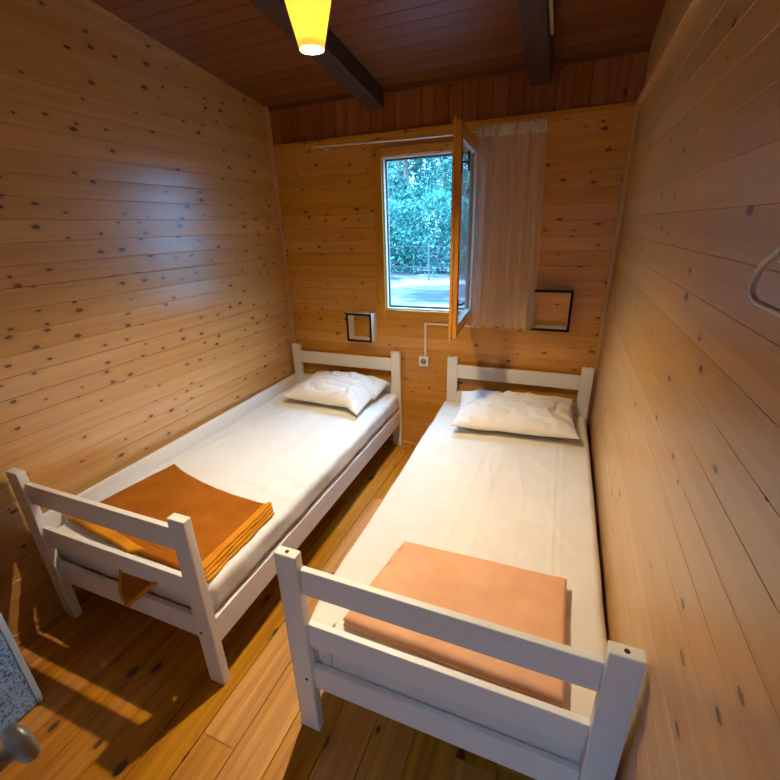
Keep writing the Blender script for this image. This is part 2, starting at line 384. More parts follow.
def struct(name, fn, mat, parent=None, smooth=False):
    bm = bmesh.new(); fn(bm)
    o = finish(name, bm, mat, parent, smooth)
    if parent is None: o['kind'] = 'structure'
    return o
def bb(bm):
    box(bm, .0, .026, -.70, YB, 0, .018, .003); box(bm, .0, .014, -.70, YB, .018, .05, .003)
struct('baseboard_left', bb, PINE_TRIM)
struct('baseboard_far', lambda bm: (box(bm, .03, XR, YB - .02, YB, 0, .022, .003)), PINE_TRIM)
struct('baseboard_right', lambda bm: (box(bm, XR - .016, XR, -.5, YB - .03, 0, .03, .003)), PINE_TRIM)
struct('trim_1', lambda bm: box(bm, 0, .028, YB - .022, YB, .03, 2.53, .006, 3), PINE_TRIM)
struct('trim_2', lambda bm: box(bm, XR - .03, XR, YB - .016, YB, .03, 2.29, .005, 3), PINE_TRIM)
struct('trim_3', lambda bm: box(bm, .03, XR - .03, YB - .012, YB, 2.262, 2.288, .003), PINE_FAR)
struct('trim_4', lambda bm: box(bm, XR - .026, XR, -.45, YB - .02, 2.272, 2.298, .004), PINE_TRIM)
struct('trim_5', lambda bm: box(bm, .03, XR, YB - .02, YB, ZC - .03, ZC + .02, .004), PINE_CEIL)
# ceiling beams
def beam(name, x0, w, h):
    bm = bmesh.new(); y0 = YN
    fs = box(bm, x0, x0 + w, y0, YB, 0, h, .006)
    for v in bm.verts: v.co.z += zceil(v.co.y) - h
    o = finish(name, bm, BEAM_WOOD); o['kind'] = 'structure'; return o
beam('ceiling_beam', .797, .117, .105); beam('ceiling_beam', 1.809, .117, .105)
bm = bmesh.new(); tube(bm, [(1.9345, -.6, zceil(-.6) - .075), (1.9345, 1.0, zceil(1.0) - .075), (1.9345, 1.72, zceil(1.72) - .075)], .0085, 10)
tag(finish('cable_duct', bm, CONDUIT, smooth=True), 'pale cable duct running along the right side of the right ceiling beam', 'cable duct')

# ---------------------------------------------------------------- window
win = thing('window_1', 'wood framed window with its sash swung open into the room', 'window', (WX0, YB, WZ0), kind='structure')
def wl(bm): bm.transform(Matrix.Translation((-WX0, -YB, -WZ0)))
bm = bmesh.new()
cw = .066
box(bm, WX0 - cw, WX0, YB - .018, YB, WZ0 - .070, WZ1 + .05, .003)
box(bm, WX1, WX1 + cw, YB - .018, YB, WZ0 - .070, WZ1 + .05, .003)
box(bm, WX0, WX1, YB - .018, YB, WZ1, WZ1 + .05, .003)
box(bm, WX0, WX1, YB - .020, YB, WZ0 - .070, WZ0, .003)
wl(bm); finish('casing', bm, PINE_FAR, win)
bm = bmesh.new()
for (a, b, c, d) in ((WX0, WX0 + .012, WZ0, WZ1), (WX1 - .012, WX1, WZ0, WZ1), (WX0 + .012, WX1 - .012, WZ0, WZ0 + .012), (WX0 + .012, WX1 - .012, WZ1 - .012, WZ1)):
    box(bm, a, b, YB + .0, YB + .075, c, d, .002)
wl(bm); finish('jamb', bm, WHITE_BOARD, win)
bm = bmesh.new()
for (a, b, c, d) in ((WX0 + .012, WX0 + .020, WZ0 + .012, WZ1 - .012), (WX1 - .020, WX1 - .012, WZ0 + .012, WZ1 - .012), (WX0 + .02, WX1 - .02, WZ0 + .012, WZ0 + .026), (WX0 + .02, WX1 - .02, WZ1 - .024, WZ1 - .012)):
    box(bm, a, b, YB + .03, YB + .05, c, d, .001)
wl(bm); finish('seal', bm, plain('grey_seal', (.10, .09, .10), .6), win)
# sash: local x = along its width from the hinge, local y = thickness (towards room-right), local z = up
SWd, SH, ST = .650, 1.066, .042
sash_root = bpy.data.objects.new('sash', None)
bm = bmesh.new()
fw = .055
box(bm, 0, fw, 0, ST, 0, SH, .003); box(bm, SWd - fw, SWd, 0, ST, 0, SH, .003)
box(bm, fw, SWd - fw, 0, ST, 0, fw, .003); box(bm, fw, SWd - fw, 0, ST, SH - fw, SH, .003)
# rebate lip on the outside edge
box(bm, -.006, SWd + .010, ST * .62, ST, -.010, .0, .001); box(bm, SWd, SWd + .010, ST * .62, ST, 0, SH + .012, .001); box(bm, -.006, SWd, ST * .62, ST, SH, SH + .012, .001)
sash = finish('sash', bm, SASH_WOOD, win)
bpy.data.objects.remove(sash_root)
ang = radians(93.9)
# hinge at window right side; direction into the room
hx, hy, hz = WX1 + .006 - WX0, -.004, -.02
dx, dy = -cos(ang), -sin(ang)        # from hinge to free edge
sash.matrix_local = Matrix(((dx, -dy * -1, 0, hx), (dy, dx * -1, 0, hy), (0, 0, 1, hz), (0, 0, 0, 1)))
bm = bmesh.new(); box(bm, fw - .006, SWd - fw + .006, ST * .45, ST * .45 + .004, fw - .006, SH - fw + .006)
pane = finish('pane', bm, GLASS, sash)
bm = bmesh.new()
for (a, b, c, d) in ((fw, fw + .01, fw, SH - fw), (SWd - fw - .01, SWd - fw, fw, SH - fw), (fw + .01, SWd - fw - .01, fw, fw + .01), (fw + .01, SWd - fw - .01, SH - fw - .01, SH - fw)):
    box(bm, a, b, -.0 + .004, ST * .40, c, d); box(bm, a, b, ST * .58, ST - .004, c, d)
finish('glazing_bead', bm, plain('pale_putty', (.62, .64, .62), .5), sash)
for zc_, hl in ((SH * .835, .10), (SH * .175, .05)):
    bm = bmesh.new()
    sgn = -1
    # outer face of the sash (towards the camera side) is the one at local y=ST or 0; handle stands proud there
    tube(bm, [(SWd - .026, -.001, zc_), (SWd - .026, -.022, zc_)], .006, 10); tube(bm, [(SWd - .026, -.022, zc_), (SWd - .09, -.026, zc_)], .0055, 10)
    box(bm, SWd - .038, SWd - .014, -.004, 0, zc_ - hl / 2, zc_ + hl / 2, .001)
    if hl > .06: tube(bm, [(SWd - .09, -.026, zc_ - .035), (SWd - .09, -.026, zc_ + .055)], .006, 10)
    finish('latch', bm, BLACK_METAL, sash)
# ---------------------------------------------------------------- curtain rod, curtain
RY = YB - .118
bm = bmesh.new()
rp = [(.425 + .02, RY, 2.226)] + [(.445 + (1.915 - .445) * i / 12, RY, 2.226 - .018 * i / 12 - .006 * sin(pi * i / 12)) for i in range(1, 13)]
tube(bm, rp, .0055, 12)
rod = thing('curtain_rod', 'thin white curtain rod across the wall above the window', 'curtain rod', (1.2, RY, 2.2))
o = finish('rod', bm, ROD, rod, True, M=Matrix.Translation((-1.2, -RY, -2.2)))
for x, z in ((.44, 2.226), (1.915, 2.208)):
    bm = bmesh.new(); lathe(bm, [(0, -.012), (.008, -.010), (.0105, 0), (.008, .010), (0, .012)], 20, Matrix.Translation((x - 1.2, 0, z - 2.2)) @ Matrix.Rotation(pi / 2, 4, 'Y'))
    finish('finial', bm, plain('pale_wood_knob', (.75, .5, .28), .4), rod, True)
for x, z in ((.47, 2.226), (1.90, 2.208)):
    bm = bmesh.new(); tube(bm, [(x - 1.2, YB - RY, z - 2.2), (x - 1.2, .0, z - 2.2)], .0045, 10); box(bm, x - 1.212, x - 1.188, YB - RY - .004, YB - RY, z - 2.208, z - 2.192, .001)
    finish('bracket', bm, ROD, rod)
# curtain
bm = bmesh.new()
nu, nv = 260, 60
cur = {}
for j in range(nv + 1):
    v = j / nv; z = 2.232 - v * (2.232 - 1.062)
    for i in range(nu + 1):
        u = i / nu
        xl = 1.535; xr = 1.930 + .028 * v
        x = xl + (xr - xl) * u
        hd = max(0, 1 - v / .05)
        ph = u * 2 * pi
        amp = .015 + .015 * v
        y = amp * (sin(ph * 5 + 1.5 * sin(ph * 1.3)) * .85 + .28 * sin(ph * 11 + 2) * (1 - .6 * v)) * (1 - .5 * hd) + .0012 * sin(ph * 31 + 4 * v) * (1 + 6 * hd)
        x += .006 * sin(ph * 7 + v * 3) * v + .003 * hd * sin(ph * 23)
        y += .010 * nz3(u * 5, v * 3, 2) * v
        if v < .045: y = y * .5 + (-.009)
        zz = z + .004 * sin(ph * 21) * hd + .006 * sin(ph * 4 + 1) * v
        cur[i, j] = bm.verts.new((x - 1.74, y, zz - 1.06))
for j in range(nv):
    for i in range(nu): bm.faces.new((cur[i, j], cur[i + 1, j], cur[i + 1, j + 1], cur[i, j + 1]))
cu = thing('curtain', 'sheer beige curtain gathered at the right of the window', 'curtain', (1.74, RY, 1.06))
finish('cloth', bm, CURTAIN, cu, True)
bm = bmesh.new(); hd = {}
for side, yy in ((0, -.0125), (1, .010)):
    for j in range(7):
        for i in range(nu + 1):
            u = i / nu; ph = u * 2 * pi
            hd[side, i, j] = bm.verts.new((1.535 + .396 * u + .003 * sin(ph * 23 + j) - 1.74, yy + .004 * sin(ph * 31 + side * 2 + j * .4), 2.180 + .056 * j / 6 + .004 * sin(ph * 13 + j) * (j > 4) - .010 * u - 1.06))
for side in (0, 1):
    for j in range(6):
        for i in range(nu): bm.faces.new((hd[side, i, j], hd[side, i + 1, j], hd[side, i + 1, j + 1], hd[side, i, j + 1]))
finish('header', bm, HEADER, cu, True)

# ---------------------------------------------------------------- cable duct, socket
bm = bmesh.new()
box(bm, 1.187, 1.200, YB - .011, YB, .785, 1.040, .002); box(bm, 1.200, 1.575, YB - .011, YB, 1.026, 1.040, .002); box(bm, 1.575, 1.588, YB - .011, YB, 1.026, 2.25, .002)
tag(finish('cable_duct', bm, CONDUIT), 'thin pale cable duct bending from the socket along under the window', 'cable duct')
sk = thing('wall_socket', 'white wall socket between the two beds, below the window', 'socket', (1.186, YB, .745))
bm = bmesh.new(); box(bm, -.038, .038, -.030, 0, -.040, .040, .006, 3); finish('housing', bm, WHITE_PLASTIC, sk)
MR = Matrix.Translation((0, -.030, 0)) @ Matrix.Rotation(pi / 2, 4, 'X')
bm = bmesh.new(); lathe(bm, [(0, .001), (.018, .001), (.0195, .004), (.0225, .004), (.024, 0)], 36, MR); finish('insert', bm, plain('socket_insert', (.34, .30, .26), .5), sk, True)
bm = bmesh.new()
for s in (-1, 1): lathe(bm, [(0, .0025), (.0035, .0025), (.0035, 0)], 16, Matrix.Translation((s * .0095, 0, 0)) @ MR)
finish('contact_hole', bm, DARK_HOLE, sk)

# ---------------------------------------------------------------- cube shelves
def cube_shelf(x0, x1, z0, z1, d, label, t=.016):
    w, h = x1 - x0, z1 - z0
    r = thing('wall_shelf', label, 'shelf', (x0 + w / 2, YB, z0), group='open square shelves on the window wall')
    bm = bmesh.new()
    for (a, b, c, e) in ((-w / 2, -w / 2 + t, 0, h), (w / 2 - t, w / 2, 0, h), (-w / 2 + t, w / 2 - t, 0, t), (-w / 2 + t, w / 2 - t, h - t, h)):
        box(bm, a, b, -d + .004, -.001, c, e)
    finish('body', bm, WHITE_BOARD, r)
    bm = bmesh.new()
    for (a, b, c, e) in ((-w / 2, -w / 2 + t, 0, h), (w / 2 - t, w / 2, 0, h), (-w / 2 + t, w / 2 - t, 0, t), (-w / 2 + t, w / 2 - t, h - t, h)):
        box(bm, a - .0006 * (a < 0), b + .0006 * (b > 0), -d, -d + .0045, c, e)
    finish('front_edge', bm, plain('dark_edge', (.012, .004, .004), .7, spec=.15), r)
cube_shelf(.584, .795, .882, 1.102, .102, 'small open square shelf with dark edge, on wall left of the socket')
cube_shelf(1.910, 2.175, 1.050, 1.312, .102, 'larger open square shelf with dark edge, partly behind the curtain')

# ---------------------------------------------------------------- beds
BW, BL, PA, PB, PH = .98, 2.127, .076, .0354, .808
def make_bed(label, loc, rz):
    r = thing('single_bed', label, 'bed', loc, rz)
    for i, (x0, y0) in enumerate(((0, 0), (BW - PA, 0), (0, BL - PB), (BW - PA, BL - PB))):
        bm = bmesh.new(); box(bm, x0, x0 + PA, y0, y0 + PB, 0, PH, .004, 3)
        p = finish('post', bm, WHITE_WOOD, r)
        bm = bmesh.new()
        if loc[0] > 1:
            lathe(bm, [(0, .0012), (.006, .0012), (.0065, .0)], 20, Matrix.Translation((x0 + PA / 2, y0 + PB / 2, PH)))
            finish('screw_hole', bm, DARK_HOLE, p); bm = bmesh.new()
        yf, s = (y0, 1) if y0 == 0 else (y0 + PB, -1)
        lathe(bm, [(0, .0015), (.0055, .0015), (.006, 0)], 20, Matrix.Translation((x0 + (PA * .72 if x0 == 0 else PA * .28), yf, .275)) @ Matrix.Rotation(pi / 2 * s, 4, 'X'))
        finish('screw_hole', bm, DARK_HOLE, p)
    for y0, kind in ((PB - .021, 'footboard_rail'), (BL - PB, 'headboard_rail')):
        for z0, z1 in ((.652, .752), (.424, .526) if kind[0] == 'f' else (.424, .545), (.222, .330)):
            bm = bmesh.new(); box(bm, PA, BW - PA, y0, y0 + .021, z0, z1, .003, 3); finish(kind, bm, WHITE_WOOD, r)
    for x0 in (.004, BW - .026):
        bm = bmesh.new(); box(bm, x0, x0 + .022, PB, BL - PB, .208, .330, .003, 3); finish('side_rail', bm, WHITE_WOOD, r)
    bm = bmesh.new(); box(bm, .004, .026, PB, BL - PB, .448, .548, .003, 3); (finish('guard_rail', bm, WHITE_WOOD, r) if loc[0] < 1 else bm.free())
    for k in range(13):
        y = .12 + k * .155
        bm = bmesh.new(); box(bm, .028, BW - .028, y, y + .06, .292, .308, .001); finish('slat', bm, PINE_TRIM, r)
    return r
LBL, LBR = (.046, 0, 0), radians(.657)
RBL, RBR = (1.3955, .0058, 0), radians(.439)
make_bed('white wooden single bed along the left wall under an orange blanket', LBL, LBR)
make_bed('white wooden single bed along the right wall under a peach blanket', RBL, RBR)
def bedM(loc, rz): return Matrix.Translation(loc) @ Matrix.Rotation(rz, 4, 'Z')

# mattresses with their fitted sheets
def mattress_left():
    W, Ln, H = .922, 2.024, .158
    def disp(p):
        top = max(0, min(1, p.z / H)); x, y = p.x, p.y
        e = min(W / 2 - abs(x), Ln / 2 - abs(y))
        z = p.z
        if top > .5:
            z += .006 * nz3(x * 2.2, y * 1.6, 1) + .004 * nz3(x * 6 + y * 3, y * 5, 2)
            z += .0035 * (1 - abs(nz3(x * 9 + y * 7, y * 4 - x * 3, 5)) * 2.2) * max(0, 1 - e / .35)
            # long soft wrinkles
            z += .004 * max(0, nz3(x * 3 + 4, y * 1.2, 8))
            z += .0045 * max(0, 1 - abs(nz3(x * 2.2 + y * 1.1, y * 2.0 - x * 1.2, 31)) * 9) + .003 * max(0, 1 - abs(nz3(x * 4.5 - y * 1.5, y * 3.0 + x, 37)) * 8)
        k = 1 if top > .15 else .0
        out = .010 * k + .007 * nz3(x * 5, y * 9, p.z * 10) * k
        if p.x > W / 2 - .04 : x += (out + .014 * (top > .3)) * (1 if p.z > .05 else 0)
        if abs(y) > Ln / 2 - .04: y += (.004 * nz3(x * 12, 3, z * 9)) * (1 if y > 0 else -1)
        return Vector((x, y, z))
    bm = bmesh.new(); soft_box(bm, (W, Ln, H), .032, (120, 240, 12), disp)
    return bm
ml = thing('mattress', 'mattress in a smooth white sheet on the left bed', 'mattress', (0, 0, 0))
ml.matrix_world = bedM(LBL, LBR) @ Matrix.Translation((.028 + .461, 1.062, .310))
o = finish('fitted_sheet', mattress_left(), SHEET, ml, True)
def mattress_right():
    W, Ln, H = .925, 2.048, .168
    def disp(p):
        top = max(0, min(1, p.z / H)); x, y = p.x, p.y
        e = min(W / 2 - abs(x), Ln / 2 - abs(y)); z = p.z
        if top > .5:
            z += .006 * nz3(x * 2.2 + 9, y * 1.6, 1) + .0035 * nz3(x * 6 + y * 2, y * 5, 12)
            z += .003 * max(0, 1 - abs(nz3(x * 3.0 + y * .8, y * 1.4 - x, 51)) * 9) + .0025 * max(0, 1 - abs(nz3(x * 6, y * 2.4 + x, 57)) * 8)
            # ironed fold ridge lines along the length
            for fx in (-.09, .30):
                d = (x - fx - .03 * y * (1 if fx < 0 else -.3)) / .010
                z += .0035 * math.exp(-d * d) * (1 if fx > 0 else .8)
            d = (x - .335) / .008; z += .0025 * math.exp(-d * d)
        # overhang to the left, more towards the pillow
        if p.x < -W / 2 + .04 and p.z > .03: x += -(.012 + .028 * max(0, (y + .3) / 1.3)) - .006 * nz3(3, y * 4, z * 8)
        if p.x < -W / 2 + .10 and y < -.8: x += .03 * ((-.8 - y) / .22) ** 2 * (1 if p.x < -W / 2 + .04 else .4)
        if p.x > W / 2 - .04 and p.z > .03: x += .022 + .006 * nz3(8, y * 3.2, z * 8)
        return Vector((x, y, z))
    bm = bmesh.new(); soft_box(bm, (W, Ln, H), .034, (130, 240, 12), disp)
    return bm
mr = thing('mattress', 'mattress in a creased cream sheet on the right bed', 'mattress', (0, 0, 0))
mr.matrix_world = bedM(RBL, RBR) @ Matrix.Translation((.030 + .4625, 1.062, .310))
finish('fitted_sheet', mattress_right(), SHEET_CREAM, mr, True)

# pillows
def pillow_mesh(w, d, h, seed, sag=None, flap=0.0):
    bm = bmesh.new(); nx, ny = 90, 64; g = {}
    for s in (1, -1):
        for i in range(nx + 1):
            for j in range(ny + 1):
                u, v = 2 * i / nx - 1, 2 * j / ny - 1
                edge = (i in (0, nx)) or (j in (0, ny))
                if s == -1 and edge: g[s, i, j] = g[1, i, j]; continue
                prof = max(0, (1 - abs(u) ** 2.6)) ** .55 * max(0, (1 - abs(v) ** 2.4)) ** .55
                # pillow outline pinched between its corners
                x = u * w / 2 * (1 - .05 * (1 - v * v)) ; y = v * d / 2 * (1 - .07 * (1 - u * u))
                z = prof * h * (.62 if s == 1 else .38) * s
                if s == 1:
                    z += prof * (.014 * nz3(u * 1.6 + seed, v * 1.5, 1) + .003 * nz3(u * 4 + seed, v * 3 + u * 2, 2))
                    rr = abs(nz3(u * 1.5 + v * 1.2 + seed, v * 1.8 - u * 1.3, 4))
                    z -= .016 * max(0, 1 - rr * 6) * prof ** .5
                    z += .012 * max(0, 1 - abs(nz3(u * 1.3 - v * 1.4 + seed * 2, v * 1.6 + u * 1.5, 14)) * 7) * prof ** .4
                    z += .003 * max(0, 1 - abs(nz3(u * 2.5 + v * 1.5 + seed, v * 2.0 - u, 24)) * 6) * prof ** .4
                z += .008 * nz3(u * 3 + seed * 2, v * 3, 7) * (1 - prof)
                p = Vector((x, y, z + h * .38))
                if sag: p = sag(p, u, v, s)
                g[s, i, j] = bm.verts.new(p)
    for s in (1, -1):
        for i in range(nx):
            for j in range(ny):
                q = [g[s, i, j], g[s, i + 1, j], g[s, i + 1, j + 1], g[s, i, j + 1]]
                if len(set(q)) == 4: bm.faces.new(q if s == 1 else q[::-1])
    return bm
def sagL(p, u, v, s):
    # right end droops as an empty pillowcase corner towards the front
    if u > .55:
        k = (u - .55) / .45
        p.z *= (1 - .55 * k * (.5 - .5 * v))
        if v < 0: p.y -= .05 * k * (-v) ; p.x -= .03 * k
    p.z += .035 * max(0, v) ** 1.5
    if s == -1: p.z = max(p.z, 0.002)
    return p
pl = thing('pillow', 'plump white pillow with a drooping case corner on the left bed', 'pillow', (.585, 1.835, .474), radians(-1))
finish('pillowcase', pillow_mesh(.69, .47, .175, 3.3, sagL), PILLOW, pl, True)
def sagR(p, u, v, s):
    p.z += .05 * max(0, v) ** 1.5
    if s == -1: p.z = max(p.z, 0.002)
    return p
pr = thing('pillow', 'flat rectangular cream pillow on the right bed', 'pillow', (1.905, 1.800, .484), radians(5))
finish('pillowcase', pillow_mesh(.75, .48, .15, 8.1, sagR), PILLOW, pr, True)

# ---------------------------------------------------------------- blankets
def layer(bm, outline, z0, t, n=46, wav=.004, seed=0, r=.010, side_bulge=.0, pull=0.0):
    """a quilted slab between four corner points (ccw from front-left), rounded rim"""
    A, B, C, D = [Vector((*p, 0)) for p in outline]
    g = {}
    m = n
    def rim(e): # e = distance in [0..] from rim in m
        return sqrt(max(0, 1 - (1 - min(1, e / r)) ** 2))
    size = ((B - A).length + (C - D).length) / 2, ((D - A).length + (C - B).length) / 2
    us = [0, .002, .005, .01, .02] + [.02 + .96 * i / m for i in range(1, m)] + [.98, .99, .995, .998, 1]
    for s in (1, -1):
        for i, u in enumerate(us):
            for j, v in enumerate(us):
                edge = i in (0, len(us) - 1) or j in (0, len(us) - 1)
                if s == -1 and edge: g[s, i, j] = g[1, i, j]; continue
                P = A * (1 - u) * (1 - v) + B * u * (1 - v) + C * u * v + D * (1 - u) * v
                P = P - Vector((0, pull * sin(pi * min(1, u * 1.05)) ** .8 * v, 0)) if pull and 0 < u < .95 else P
                e = min(min(u, 1 - u) * size[0], min(v, 1 - v) * size[1])
                z = z0 + t / 2 + s * t / 2 * rim(e) + wav * nz3(P.x * 4 + seed, P.y * 4, seed) + wav * .5 * nz3(P.x * 11 + seed, P.y * 11, seed)
                wob = .004 * nz3(P.x * 7 + seed * 3, P.y * 7, seed)
                g[s, i, j] = bm.verts.new((P.x + wob, P.y + wob * .7, z))
    k = len(us)
    for s in (1, -1):
        for i in range(k - 1):
            for j in range(k - 1):
                q = [g[s, i, j], g[s, i + 1, j], g[s, i + 1, j + 1], g[s, i, j + 1]]
                if len(set(q)) == 4: bm.faces.new(q if s == 1 else q[::-1])
# orange blanket, four folded layers
ob = thing('blanket', 'folded orange wool blanket with yellow edge on the left bed', 'blanket', (.55, .3, .470))
def rel(pts): return [(x - .55, y - .3) for x, y in pts]
BASE = [(.090, .125), (.985, .068), (.975, .500), (.165, .615)]
bm = bmesh.new()
layer(bm, rel(BASE), .002, .012, seed=1, wav=.003, pull=.03)
layer(bm, rel([(.10, .135), (.975, .075), (.968, .498), (.18, .61)]), .013, .012, seed=2, wav=.004, pull=.03)
layer(bm, rel([(.115, .150), (.968, .082), (.960, .50), (.205, .625)]), .024, .012, seed=3, wav=.005, pull=.035)
finish('folded_layer', bm, ORANGE, ob, True)
bm = bmesh.new(); layer(bm, rel([(.135, .160), (.955, .090), (.950, .505), (.215, .63)]), .034, .013, seed=4, wav=.007, n=60, pull=.035)
finish('top_layer', bm, ORANGE, ob, True)
# stitched yellow borders : right side layers, and the rolled front-left edge
for q in range(4):
    bm = bmesh.new()
    x0, x1 = .985 - q * .009, .975 - q * .008
    pts = []
    for i in range(41):
        v = i / 40
        x = x0 + (x1 - x0) * v + .004 * nz3(v * 6, q); y = .070 + q * .006 + (.505 - .075) * v
        pts.append((x - .55, y - .3, .010 + q * .0115 + .003 * nz3(v * 8, q * 3)))
    tube(bm, pts, .0078, 10); 
    for vv in bm.verts: vv.co.x = (vv.co.x - (x0 - .55)) * 1.5 + (x0 - .55)
    finish('stitched_border', bm, ORANGE_TRIM, ob, True)
bm = bmesh.new(); layer(bm, rel([(.927, .090), (.962, .088), (.958, .507), (.922, .507)]), .0385, .0115, seed=4, wav=.005, n=24, r=.006)
finish('stitched_border', bm, ORANGE_TRIM, ob, True)
bm = bmesh.new(); layer(bm, rel([(.42, .078), (.955, .062), (.950, .150), (.30, .150)]), .012, .034, seed=9, wav=.004, n=40, r=.017)
finish('front_fold', bm, ORANGE, ob, True)
bm = bmesh.new(); layer(bm, rel([(.075, .120), (.60, .054), (.66, .088), (.100, .185)]), .024, .028, seed=6, wav=.006, n=34, r=.013)
finish('stitched_border', bm, ORANGE_TRIM, ob, True)
# corner slipping down between the mattress and the footboard and out over the lowest rail
bm = bmesh.new()
T = [(.560, .072, .475), (.80, .072, .475)]
tip = (.605, -.006, .290)
rows = [((.555, .050, .478), (.800, .050, .478)), ((.560, .042, .455), (.792, .042, .455)), ((.577, .018, .415), (.745, .018, .420)), ((.583, -.004, .37), (.700, -.004, .378)), ((.592, -.006, .33), (.650, -.006, .336)), ((.600, -.006, .296), (.609, -.006, .297))]
gv = {}
for s in (0, 1):
    for a, (p, q) in enumerate(rows):
        for b in range(9):
            c = Vector(p).lerp(Vector(q), b / 8); c.y -= .008 * s; gv[s, a, b] = bm.verts.new(c - Vector((.55, .3, .470)))
for a in range(len(rows) - 1):
    for b in range(8):
        bm.faces.new((gv[0, a, b], gv[0, a, b + 1], gv[0, a + 1, b + 1], gv[0, a + 1, b])); bm.faces.new((gv[1, a, b], gv[1, a + 1, b], gv[1, a + 1, b + 1], gv[1, a, b + 1]))
    for b in (0, 8): bm.faces.new((gv[0, a, b], gv[0, a + 1, b], gv[1, a + 1, b], gv[1, a, b]))
cn = finish('hanging_corner', bm, ORANGE, ob, True)
bm = bmesh.new()
tube(bm, [Vector(r_[0]) - Vector((.55, .3, .470)) + Vector((.004, -.006, 0)) for r_ in rows], .0085, 10); tube(bm, [Vector(r_[1]) - Vector((.55, .3, .470)) + Vector((-.004, -.006, 0)) for r_ in rows], .0095, 10)
finish('corner_border', bm, ORANGE_TRIM, cn, True)
# peach blanket
pb = thing('blanket', 'folded peach wool blanket on the foot of the right bed', 'blanket', (1.92, .3, .478))
def relp(pts): return [(x - 1.92, y - .3) for x, y in pts]
bm = bmesh.new()
layer(bm, relp([(1.567, .085), (2.236, .070), (2.238, .503), (1.610, .472)]), .001, .026, seed=11, wav=.002, r=.014)
finish('folded_layer', bm, PEACH, pb, True)
bm = bmesh.new(); layer(bm, relp([(1.566, .083), (2.238, .070), (2.242, .510), (1.630, .492)]), .024, .028, seed=13, wav=.003, r=.016, n=60)
finish('top_layer', bm, PEACH, pb, True)
bm = bmesh.new()
for q in range(3):
    tube(bm, [(1.600 + .012 * v * 3 + .004 * q + .003 * nz3(v * 3, q) - 1.92, .27 + .21 * v - .3, .011 + .016 * q + .002 * nz3(v * 4, q)) for v in [i / 20 for i in range(21)]], .0085, 10)
finish('binding', bm, PEACH_EDGE, pb, True)

# ---------------------------------------------------------------- pendant lamp
LX, LY_, LZ = 1.262, .70, 2.254
lamp = thing('pendant_lamp', 'lit amber cone pendant lamp hanging from the ceiling', 'lamp', (LX, LY_, LZ))
bm = bmesh.new()
prof = [(.0400, 0), (.0405, .003), (.076, .137), (.098, .222), (.099, .228), (.094, .236), (.030, .246), (.030, .243), (.091, .231), (.0955, .223), (.0735, .137), (.038, .003), (.038, 0), (.0400, 0)]
lathe(bm, prof, 56); finish('shade', bm, SHADE, lamp, True)
bm = bmesh.new(); lathe(bm, [(.0395, .012), (.0408, .013), (.0408, .016), (.0395, .017)], 56); finish('rim_band', bm, plain('rim_band', (.5, .35, .12), .5), lamp, True)
bm = bmesh.new(); lathe(bm, [(0, .024), (.009, .0255), (.016, .031), (.019, .042), (.018, .054), (.014, .068), (.0125, .080), (.0125, .09), (0, .09)], 32); finish('bulb', bm, BULB, lamp, True)
bm = bmesh.new(); lathe(bm, [(0, .09), (.019, .09), (.021, .13), (.019, .16), (.012, .20), (.012, .26), (.0, .262)], 28); finish('bulb_holder', bm, WHITE_PLASTIC, lamp, True)
zt = zceil(LY_) - LZ
bm = bmesh.new(); tube(bm, [(0, 0, .25), (0, 0, zt - .03)], .0035, 8); finish('cord', bm, WHITE_PLASTIC, lamp, True)
bm = bmesh.new(); lathe(bm, [(0, zt - .045), (.020, zt - .043), (.045, zt - .02), (.05, zt + .004), (0, zt + .004)], 32); finish('canopy', bm, WHITE_PLASTIC, lamp, True)

# ---------------------------------------------------------------- hanger on the right wall
hg = thing('coat_hanger', 'white coat hanger hanging flat on the right wall', 'hanger', (XR - .046, -.29, 1.60))
bm = bmesh.new()
tube(bm, [(0, .198, .012), (0, .206, .022), (0, .202, .038), (0, .190, .052), (0, .10, .10), (0, .02, .135), (0, 0, .142), (0, -.02, .135), (0, -.10, .10), (0, -.190, .052), (0, -.202, .038), (0, -.206, .022), (0, -.198, .012), (0, -.18, .006), (0, 0, .004), (0, .18, .006)], .0038, 12, closed=True)
finish('bar', bm, HANGER, hg, True)
bm = bmesh.new()
tube(bm, [(0, .125, .088), (0, .127, .070), (0, .135, .058), (0, .146, .058), (0, .152, .066)], .003, 10); finish('strap_notch', bm, HANGER, hg, True); bm = bmesh.new(); tube(bm, [(0, -.125, .088), (0, -.127, .070), (0, -.135, .058), (0, -.146, .058), (0, -.152, .066)], .003, 10)
finish('strap_notch', bm, HANGER, hg, True)
bm = bmesh.new()
tube(bm, [(0, 0, .142), (0, 0, .17)] + [(0, .022 * sin(a) * 1.0 , .192 - .022 * cos(a)) for a in [i * pi / 8 for i in range(0, 12)]], .0026, 10)
finish('hook', bm, ROD, hg, True)
bm = bmesh.new(); tube(bm, [(XR + .004, -.29, 1.806), (XR - .055, -.29, 1.8125)], .004, 10); tag(finish('wall_hook', bm, BLACK_METAL, smooth=True), 'small dark peg holding the coat hanger on the right wall', 'hook')

